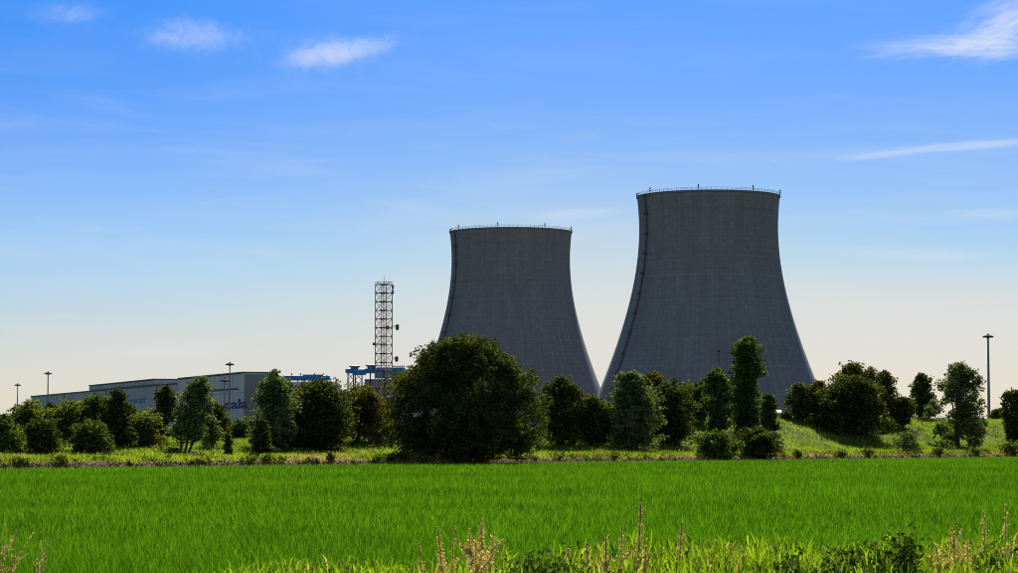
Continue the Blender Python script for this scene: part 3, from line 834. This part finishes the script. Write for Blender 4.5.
# long hall: its front wall runs from the far left end to a near corner. local x along the wall, -y outwards
P0 = np.array((-217., 1136.)); P1 = np.array((-84., 795.))
L = np.linalg.norm(P1-P0); dirw = (P1-P0)/L; rzh = math.atan2(dirw[1], dirw[0])
hall = empty('storage_hall', (P0[0], P0[1], 0), 'long grey industrial hall with raised roof boxes, left of the masts and behind the trees', 'hall', rz=rzh)
def hall_s(px):      # distance along wall of an image column
    k = (px-CX)/2504.8
    return (k*P0[1]-P0[0])/(dirw[0]-k*dirw[1])
def slab(name, x0, x1, y0, y1, z0, z1, mat, parent, bevel=.0):
    mb = MB(); mb.box(((x0+x1)/2, (y0+y1)/2, (z0+z1)/2), (x1-x0, y1-y0, z1-z0)); return mb.build(name, mat, parent, bevel=bevel)
s178 = hall_s(178.5); s88 = hall_s(88.5); s154 = hall_s(154)
slab('wall', 0, s178, 0, 24, 0, 22.5, mat_hall, hall)
slab('roof_edge', -.2, s178-.1, -.25, 24.2, 22.502, 23.05, mat_trim, hall)
rb_ = slab('roof_box', s88, s154, -.12, 20, 23.053, 24.9, mat_hall, hall, bevel=.5)
slab('box_edge', s88+.3, s154-.3, -.3, 19, 24.903, 25.3, mat_trim, rb_)
slab('tall_wall', s178+.01, L, -.5, 11, 0, 24.2, mat_hall2, hall, bevel=.6)
slab('tall_roof_edge', s178+.6, L-.5, -.7, 10.4, 24.203, 24.65, mat_trim, hall)
for px in (64, 106, 116, 157, 300):
    s = hall_s(px) if px < 250 else L-4
    if px < 250: slab('downpipe', s-.12, s+.12, -.4, -.13, 0, 22.4, mat_trim, hall)
# dark windband and small openings on the near part
slab('wind_band', hall_s(208), L-6, -.62, -.503, 19.0, 19.6, mat_trim, hall)
for px in (146, 147.6, 138):
    s = hall_s(px); slab('window', s-.8, s+.8, -.06, .2, 7.2 if px > 140 else 8.5, 10.2, mat_steel_dark, hall)

def text_obj(name, body, size, x, z, mat, parent, yoff=-.75, ext=.08, bold=.02):
    cu = bpy.data.curves.new(name, 'FONT'); cu.body = body; cu.size = size; cu.extrude = ext; cu.offset = bold; cu.align_x = 'LEFT'
    tmp = bpy.data.objects.new('tmp', cu); COL.objects.link(tmp)
    dg = bpy.context.evaluated_depsgraph_get()
    me = bpy.data.meshes.new_from_object(tmp.evaluated_get(dg)); bpy.data.objects.remove(tmp)
    me.materials.clear()
    o = link(name, me, mat, parent); o.location = (x, yoff, z); o.rotation_euler = (math.pi/2, 0, 0)
    return o
# the wall is seen at a slant, so the letters are as wide on the wall as the panel layout needs
Yt = P0[1]+dirw[1]*hall_s(240)
zb = at(240, 408.2, Yt)[2]
tx = text_obj('lettering', 'cala', 4.3, hall_s(226), zb, mat_navy, hall, -.60, .05, .09)
wtxt = max(v.co.x for v in tx.data.vertices)
tx.scale = ((hall_s(249)-hall_s(226))/wtxt, 1, 1)
Yt = P0[1]+dirw[1]*hall_s(138)
zb = at(138, 403.3, Yt)[2]
tx = text_obj('lettering', 'nerati', 3.8, hall_s(129), zb, mat_sky_letter, hall, -.10, .05, .02)
wtxt = max(v.co.x for v in tx.data.vertices)
tx.scale = ((hall_s(145)-hall_s(129))/wtxt, 1, 1)

# grey block with a blue duct on its roof
def zpx(py, Y): return at(500, py, Y)[2]
def xpx(px, Y): return at(px, 441, Y)[0]
Y = 980
blk = empty('turbine_building', (xpx(300, Y), Y, 0), 'grey block with a long blue duct on its roof, behind the wide knobbly dark tree', 'building')
ox = xpx(300, Y)
slab('wall', xpx(262, Y)-ox, xpx(334, Y)-ox, 0, 35, 0, zpx(381.6, Y), mat_hall2, blk)
z0, z1 = zpx(380.2, Y), zpx(375.0, Y)
du = slab('duct', xpx(283, Y)-ox, xpx(329, Y)-ox, 1, 6, z0, z1-.2, mat_blue, blk, bevel=.3)
slab('duct_cap', xpx(302, Y)-ox, xpx(322, Y)-ox, 1.5, 5.5, z1-.2, z1+.25, mat_blue, du)
for px in (286, 297, 311, 316, 326): slab('duct_leg', xpx(px, Y)-ox-.2, xpx(px, Y)-ox+.2, 1.5, 1.9, zpx(381.6, Y), z0, mat_steel_dark, blk)
for px in (290.5, 299.5, 313.5):
    mb = MB(); mb.tube([(xpx(px, Y)-ox, 3, z1-.3), (xpx(px, Y)-ox, 3, z1+.85)], .22, 8); mb.build('vent_pipe', mat_steel_dark, blk)

# boiler house with blue header ducts on steel legs
Y = 1010
bo = empty('boiler_house', (xpx(380, Y), Y, 0), 'blue-grey boiler house with big blue header ducts on steel legs, behind the lattice mast', 'boiler house')
ox = xpx(380, Y); X_ = lambda p: xpx(p, Y)-ox; Z_ = lambda p: zpx(p, Y)
slab('wall', X_(364), X_(440), 2, 34, 0, Z_(379), mat_bluegrey, bo)
slab('wall_lower_band', X_(363.8), X_(440), 1.6, 2, Z_(388.6), Z_(387), mat_trim, bo)
slab('header_duct', X_(345), X_(374), 0, 6, Z_(373), Z_(368.6), mat_blue, bo, bevel=.4)
slab('header_duct', X_(374.2), X_(404.5), -.5, 6.5, Z_(378), Z_(367.0), mat_blue, bo, bevel=.4)
slab('header_duct', X_(353), X_(366), -.6, -.03, Z_(375), Z_(369.5), mat_blue, bo, bevel=.2)
for a_, b_, t_ in ((348.5, 359.5, 365.6), (364.8, 377, 364.6), (391, 403.5, 366)):
    w = X_(b_)-X_(a_)
    mb = MB(); mb.lathe([(w*.34, Z_(368.7)-.5), (w*.36, Z_(t_+1.6)), (w*.5, Z_(t_+1.2)), (w*.5, Z_(t_)), (w*.3, Z_(t_)+.15)], 16, c=((X_(a_)+X_(b_))/2, 3, 0))
    mb.build('stack_cowl', mat_galv, bo, smooth=False)
for px in (347.5, 353, 354.8, 361.5, 370, 385, 399):
    mb = MB(); mb.tube([(X_(px), 1.2, 0), (X_(px), 1.2, Z_(372.8 if px < 374 else 377.9))], .28, 6); mb.build('steel_leg', mat_steel_dark, bo)
mb = MB()
for p0, p1 in ((347.5, 353), (354.8, 361.5)):
    for q0, q1 in ((373.2, 380), (380, 387), (387, 394)):
        mb.tube([(X_(p0), 1.3, Z_(q0)), (X_(p1), 1.3, Z_(q1))], .13, 4); mb.tube([(X_(p1), 1.15, Z_(q0)), (X_(p0), 1.15, Z_(q1))], .13, 4)
mb.build('bracing', mat_steel_dark, bo)
for px in (367, 372, 378, 382, 387, 392, 396, 401):
    slab('window', X_(px)-.4, X_(px)+.4, -.0+1.9, 2.1, Z_(378.9+1.2), Z_(378.9+.1), mat_white_panel, bo)
mb = MB()
for px in (398, 400, 402, 404): mb.tube([(X_(px), 0, Z_(367.2)), (X_(px), 0, Z_(365.4))], .08, 4)
mb.tube([(X_(377), 0, Z_(365.4)), (X_(404), 0, Z_(365.4))], .07, 4)
mb.build('roof_railing', mat_galv, bo)

# pipe gantry just showing over the last tree at the right edge
Y = 520
ga_ = empty('pipe_gantry', (xpx(1012, Y), Y, 0), 'pale pipe gantry with thin posts showing over the column-like tree at the right edge', 'gantry')
for px, tp in ((1007.6, 389.5), (1012, 387), (1016.5, 389)):
    mb = MB(); mb.tube([(xpx(px, Y)-xpx(1012, Y), 0, 0), (xpx(px, Y)-xpx(1012, Y), 0, zpx(tp, Y))], .13, 6); mb.build('post', mat_galv, ga_)
mb = MB(); mb.box((.6, 0, zpx(393, Y)), (3.4, .5, .35)); mb.build('beam', mat_galv, ga_)

# pale shed behind the mound
Y = 620
sh = empty('site_shed', (xpx(778, Y), Y, 0), 'small pale blue-white shed glimpsed between the poplar group and the egg-shaped tree', 'shed')
ox = xpx(778, Y)
slab('wall', xpx(773, Y)-ox, xpx(782, Y)-ox, 0, 4, 0, zpx(412.5, Y), mat_white_panel, sh)
mb = MB(); xa, xb = xpx(772.6, Y)-ox, xpx(782.4, Y)-ox; zz = zpx(412.5, Y)
mb.add([(xa, -.3, zz+.01), (xb, -.3, zz+.01), (xb, 4.3, zz+.01), (xa, 4.3, zz+.01), (xa, 2, zz+.7), (xb, 2, zz+.7)], [(3, 2, 1, 0), (0, 1, 5, 4), (2, 3, 4, 5), (1, 2, 5), (3, 0, 4)])
mb.build('roof', mat_white_panel, sh)
slab('door', xpx(779, Y)-ox, xpx(781.5, Y)-ox, -.05, .0, 0, zpx(415, Y), mat_galv, sh)

# ------------------------------------------------------------------ lattice mast
Y = 955
mx = xpx(383.4, Y)
mast = empty('lattice_mast', (mx, Y, 0), 'tall square lattice telecom mast with drum antennas, between the hall and the smaller tower', 'lattice mast')
S = Y/2504.8; rr = 8.7*S; rot = R(18)
zt = zpx(284.5, Y); zb_ = zpx(371, Y)
def leg_xy(k, z):
    r_ = rr if z > zb_ else rr*(1+.28*(zb_-z)/zb_)
    a_ = rot + k*math.pi/2
    return np.array((r_*math.cos(a_), r_*math.sin(a_), z))
for k in range(4):
    mb = MB(); mb.tube([leg_xy(k, 0), leg_xy(k, zb_), leg_xy(k, zt)], .19, 5); mb.build('leg', mat_red_steel, mast)
lev_z = list(np.linspace(zb_, zt, 11)); low = list(np.linspace(0, zb_, 4))[:-1]
mbh = MB(); mbd = MB()
for i, z in enumerate(lev_z):
    for k in range(4):
        mbh.tube([leg_xy(k, z), leg_xy((k+1) % 4, z)], .14, 4)
    mbh.tube([leg_xy(0, z), leg_xy(2, z)], .12, 4); mbh.tube([leg_xy(1, z), leg_xy(3, z)], .12, 4)
allz = low+lev_z
for i in range(len(allz)-1):
    for k in range(4):
        a0, a1 = allz[i], allz[i+1]
        if a1 <= zb_+.1:
            m_ = (leg_xy(k, a1)+leg_xy((k+1) % 4, a1))/2
            mbd.tube([leg_xy(k, a0), m_], .11, 4); mbd.tube([leg_xy((k+1) % 4, a0), m_], .11, 4)
            mbd.tube([leg_xy(k, a1), leg_xy((k+1) % 4, a1)], .11, 4)
        else:
            mbd.tube([leg_xy(k, a0), leg_xy((k+1) % 4, a1)], .085, 4); mbd.tube([leg_xy((k+1) % 4, a0), leg_xy(k, a1)], .085, 4)
mbh.build('platform_frames', mat_steel_dark, mast); mbd.build('bracing', mat_red_steel, mast)
mb = MB()
for k in (-.3, .3): mb.tube([(k, .2, 0), (k, .2, zt)], .09, 4)
for z in np.arange(1, zt, .8): mb.tube([(-.3, .2, z), (.3, .2, z)], .05, 4)
mb.build('ladder', mat_steel_dark, mast)
mb = MB(); mb.tube([(0, 0, zt), (0, 0, zt+1.2), (0, 0, zpx(274.5, Y))], [.16, .11, .05], 5); mb.build('whip_antenna', mat_galv, mast)
mb = MB()
for k in range(4):
    a0, a1 = leg_xy(k, zt)*1.0, leg_xy((k+1) % 4, zt)
    for t in np.linspace(0, 1, 5)[:-1]:
        p = a0*(1-t)+a1*t; mb.tube([p, p+np.array((0, 0, 1.0))], .06, 4)
    mb.tube([a0+np.array((0, 0, 1.0)), a1+np.array((0, 0, 1.0))], .06, 4)
mb.build('top_railing', mat_steel_dark, mast)
def drum(px, py, dy, r_, axis):
    mb = MB(); x_ = (px-383.4)*S; z = zpx(py, Y)
    p = np.array((x_, dy, z)); ax = np.array(axis, float)
    mb.tube([p-ax*.55, p-ax*.45, p+ax*.45, p+ax*.6], [r_*.5, r_, r_, r_*.85], 14)
    q_ = p-ax*.5
    near = leg_xy(3 if dy < 0 else 0, z)
    mb.tube([q_, near], .12, 5); mb.tube([q_+np.array((0, 0, .6)), near+np.array((0, 0, .6))], .07, 4)
    mb.build('drum_antenna', mat_galv_dark, mast)
mat_galv_dark = simple('drum_grey', (.10, .085, .08), .6)
drum(396.8, 327, .5, 1.15, (1, -.1, 0)); drum(387.5, 328, -3.1, .8, (.2, -1, 0)); drum(396.2, 358.8, .5, 1.1, (1, -.1, 0)); drum(374.2, 344, -1.8, .55, (-1, -.2, 0))
for z in (zpx(287, Y), zpx(292, Y)):
    mb = MB(); p = leg_xy(3, z); mb.box((rr+.25, 0.2, z), (.5, .7, 1.5)); mb.build('panel_antenna', mat_galv_dark, mast)

# ------------------------------------------------------------------ lamp masts
def lamp_mast(label, px, top, H, arms=8, style='ring', r0=.32):
    Y = (H-CAMZ)*2504.8/(HZ-top); x = xpx(px, Y); z0 = 0
    root = empty('lamp_mast', (x, Y, 0), label, 'lamp mast', 'high lamp masts of the plant')
    mb = MB(); mb.tube([(0, 0, -.2), (0, 0, H*.5), (0, 0, H-.6)], [r0, r0*.75, r0*.5], 10); mb.build('pole', mat_pole, root, smooth=True)
    mb = MB(); R0 = .62
    mb.lathe([(R0-.12, H-1.0), (R0+.12, H-1.0), (R0+.12, H-.8), (R0-.12, H-.8)], 20, closed=True)
    for k in range(4):
        a_ = k*math.pi/2+.3; mb.tube([(0, 0, H-.9), (R0*math.cos(a_), R0*math.sin(a_), H-.9)], .08, 4)
    mb.lathe([(.35, H-1.2), (.4, H-.5), (.12, H-.1)], 10)
    mb.build('head_frame', mat_steel_dark, root)
    for k in range(arms):
        a_ = 2*math.pi*k/arms+.1
        m2 = MB(); m2.add([(-.42, -.1, -.1), (.42, -.1, -.1), (.38, .5, -.30), (-.38, .5, -.30), (-.30, -.1, .28), (.30, -.1, .28), (.32, .5, .02), (-.32, .5, .02)],
                         [(3, 2, 1, 0), (4, 5, 6, 7), (0, 1, 5, 4), (1, 2, 6, 5), (2, 3, 7, 6), (3, 0, 4, 7)])
        f_ = m2.build('floodlight', mat_steel_dark, root)
        f_.location = ((R0+.1)*math.cos(a_), (R0+.1)*math.sin(a_), H-.75 if style == 'ring' else H-.75); f_.rotation_euler = (0, 0, a_-math.pi/2)
mat_pole = simple('pole_grey', (.13, .13, .135), .6)
lamp_mast('lamp mast nearest the left picture edge, shorter of the far-left pair', 17, 383, 25)
lamp_mast('lamp mast with spread floodlights in front of the left end of the grey hall', 47.3, 371, 25)
lamp_mast('tallest lamp mast in front of the grey hall, just left of the dark-blue letters', 229.3, 361.5, 25, r0=.30)
lamp_mast('lower lamp mast close beside the tallest one and seen fully against the hall', 224.2, 377.5, 19.5, r0=.26)
lamp_mast('lone lamp mast at far right, above the mound', 989.3, 333, 28, r0=.42)

# ------------------------------------------------------------------ sky
SUN_AZ, SUN_EL = R(6), R(39)       # azimuth from +Y towards +X; the sun stands ahead and a little right
w = bpy.data.worlds.new('World'); SC.world = w; w.use_nodes = True
nt = NT(w.node_tree); nt.n.clear()
out = nt.node('ShaderNodeOutputWorld'); bg = nt.node('ShaderNodeBackground'); nt.l.new(bg.outputs[0], out.inputs[0])
sky = nt.node('ShaderNodeTexSky', sky_type='NISHITA'); sky.sun_disc = False
sky.sun_elevation = SUN_EL; sky.sun_rotation = SUN_AZ; sky.air_density = 1.0; sky.dust_density = 1.0; sky.ozone_density = 1.0; sky.altitude = 100
tcw = nt.node('ShaderNodeTexCoord'); sw = nt.node('ShaderNodeSeparateXYZ'); nt.l.new(tcw.outputs['Generated'], sw.inputs[0])
yy = nt.m('MAXIMUM', sw.outputs[1], .05)
A = nt.m('DIVIDE', sw.outputs[0], yy)          # tan azimuth
E = nt.m('DIVIDE', sw.outputs[2], nt.m('SQRT', nt.m('ADD', nt.m('MULTIPLY', sw.outputs[0], sw.outputs[0]), nt.m('MULTIPLY', sw.outputs[1], sw.outputs[1]))))   # tan elevation
ELS = [0, .016, .036, .050, .072, .089, .121, .148, .174, .22, .35]
C_MID = [(.40, .43, .56), (.390, .418, .545), (.372, .400, .508), (.340, .392, .505), (.250, .366, .535), (.208, .328, .545), (.156, .280, .555), (.119, .255, .570), (.098, .243, .588), (.09, .23, .60), (.12, .26, .62)]
C_LEFT = [(.43, .48, .58), (.425, .472, .572), (.366, .416, .552), (.308, .397, .562), (.258, .376, .590), (.212, .340, .596), (.134, .268, .596), (.080, .235, .585), (.055, .224, .594), (.05, .21, .60), (.12, .26, .62)]
f = nt.m('DIVIDE', E, .35, clamp=True)
r_mid = nt.ramp(f, [(e/.35, c) for e, c in zip(ELS, C_MID)])
r_left = nt.ramp(f, [(e/.35, c) for e, c in zip(ELS, C_LEFT)])
ramp = nt.mix(nt.maprange(A, -.20, .02), r_left, r_mid)
ramp = nt.mix(nt.maprange(sw.outputs[1], -.2, .5), (.82, .77, .76), ramp)      # the half of the sky behind the camera is dimmed to weaken its fill light
skyc = nt.mix(1.0, nt.mix(1.0, sky.outputs[0], (.845, .885, .91), 'MULTIPLY'), ramp, 'MULTIPLY')
# high thin clouds, laid out by azimuth and elevation
def cloud(c, px, py, hw, hh, rot, sx, sy, lo, hi, strength, det=6, dist=.6, seed=0.):
    a0, e0 = (px-CX)/2504.8, (HZ-py)/2504.8
    da = nt.m('SUBTRACT', A, a0); de = nt.m('SUBTRACT', E, e0)
    cr, sr = math.cos(R(rot)), math.sin(R(rot))
    u = nt.m('ADD', nt.m('MULTIPLY', da, cr), nt.m('MULTIPLY', de, sr))
    v = nt.m('SUBTRACT', nt.m('MULTIPLY', de, cr), nt.m('MULTIPLY', da, sr))
    un = nt.m('DIVIDE', u, hw/2504.8); vn = nt.m('DIVIDE', v, hh/2504.8)
    d2 = nt.m('ADD', nt.m('MULTIPLY', un, un), nt.m('MULTIPLY', vn, vn))
    msk = nt.m('EXPONENT', nt.m('MULTIPLY', d2, -1.3))
    nz = nt.noise(nt.xyz(nt.m('MULTIPLY', u, sx), nt.m('MULTIPLY', v, sy), seed), 1.0, det, .62, dist)
    k = nt.maprange(nt.m('ADD', nt.m('MULTIPLY', msk, .55), nt.m('MULTIPLY', nz, .9)), lo, hi)
    k = nt.m('MULTIPLY', nt.m('MULTIPLY', k, strength), nt.m('MULTIPLY', msk, 1.25, clamp=True), clamp=True)
    return nt.mix(k, c, (4.6, 4.85, 5.3))
c = skyc
a_c, e_c = (590-CX)/2504.8, (HZ-285)/2504.8
ga = nt.m('DIVIDE', nt.m('SUBTRACT', A, a_c), 215/2504.8); ge = nt.m('DIVIDE', nt.m('SUBTRACT', E, e_c), 85/2504.8)
glow = nt.m('EXPONENT', nt.m('MULTIPLY', nt.m('ADD', nt.m('MULTIPLY', ga, ga), nt.m('MULTIPLY', ge, ge)), -1.0))
c = nt.mix(nt.m('MULTIPLY', glow, .50), c, (3.95, 4.18, 4.0))
def bank_of_haze(c, px, py, w_, h_, k_, col_):
    a1, e1 = (px-CX)/2504.8, (HZ-py)/2504.8
    u_ = nt.m('DIVIDE', nt.m('SUBTRACT', A, a1), w_/2504.8); v_ = nt.m('DIVIDE', nt.m('SUBTRACT', E, e1), h_/2504.8)
    gk = nt.m('EXPONENT', nt.m('MULTIPLY', nt.m('ADD', nt.m('MULTIPLY', u_, u_), nt.m('MULTIPLY', v_, v_)), -1.0))
    return nt.mix(nt.m('MULTIPLY', gk, k_), c, col_)
c = bank_of_haze(c, 900, 318, 260, 48, .60, (4.38, 4.15, 3.98))
c = bank_of_haze(c, 230, 368, 380, 48, .45, (3.95, 3.92, 3.85))
c = bank_of_haze(c, 590, 345, 150, 60, .50, (4.50, 4.26, 3.95))
veil = nt.noise(nt.xyz(nt.m('MULTIPLY', A, 9.0), nt.m('MULTIPLY', E, 75.0), 21.0), 1.0, 6, .6, .5)
vm = nt.m('MULTIPLY', nt.maprange(E, .02, .05), nt.maprange(E, .10, .16, 1.0, 0.25))
c = nt.mix(nt.m('MULTIPLY', nt.maprange(veil, .42, .80), nt.m('MULTIPLY', vm, .24)), c, (4.1, 4.35, 4.6))
c = cloud(c, 322, 53, 58, 22, 6, 130, 110, .50, 1.15, 0.46, seed=1.3)
c = cloud(c, 356, 46, 64, 16, 9, 150, 170, .50, 1.2, 0.37, seed=2.3)
c = cloud(c, 190, 36, 75, 24, -3, 110, 130, .50, 1.3, 0.37, seed=3.1)
c = cloud(c, 66, 17, 50, 16, 0, 90, 120, .50, 1.3, 0.24, seed=4.1)
c = cloud(c, 1014, 26, 86, 36, 24, 60, 330, .55, 1.25, 0.76, det=8, seed=6.2)
c = cloud(c, 980, 50, 105, 18, -3, 60, 380, .54, 1.25, 0.72, det=8, seed=7.9)
c = cloud(c, 905, 50, 70, 18, 5, 50, 240, .50, 1.3, 0.28, seed=8.4)
c = cloud(c, 975, 149, 130, 6.5, 3, 30, 350, .44, 1.1, 0.39, seed=9.2)
c = cloud(c, 880, 157, 50, 4.5, 5, 40, 350, .46, 1.1, 0.28, seed=10.2)
c = cloud(c, 575, 214, 70, 10, 3, 50, 260, .50, 1.2, 0.26, seed=11.)
c = cloud(c, 920, 256, 110, 9, -2, 40, 260, .50, 1.2, 0.27, seed=12.)
c = cloud(c, 1000, 218, 70, 9, 0, 40, 260, .50, 1.2, 0.24, seed=13.)
c = cloud(c, 170, 350, 120, 14, 0, 30, 200, .50, 1.2, 0.18, seed=16.)
nt.put(bg.inputs[0], c); nt.put(bg.inputs[1], 0.10)

sun_d = bpy.data.lights.new('sun', 'SUN'); sun_d.energy = 4.8; sun_d.angle = R(.53); sun_d.color = (1.0, .95, .86)
sun = bpy.data.objects.new('sun', sun_d); COL.objects.link(sun)
sun.rotation_euler = (math.pi/2 - SUN_EL, 0, math.pi - SUN_AZ)   # light travels from the sun towards the camera
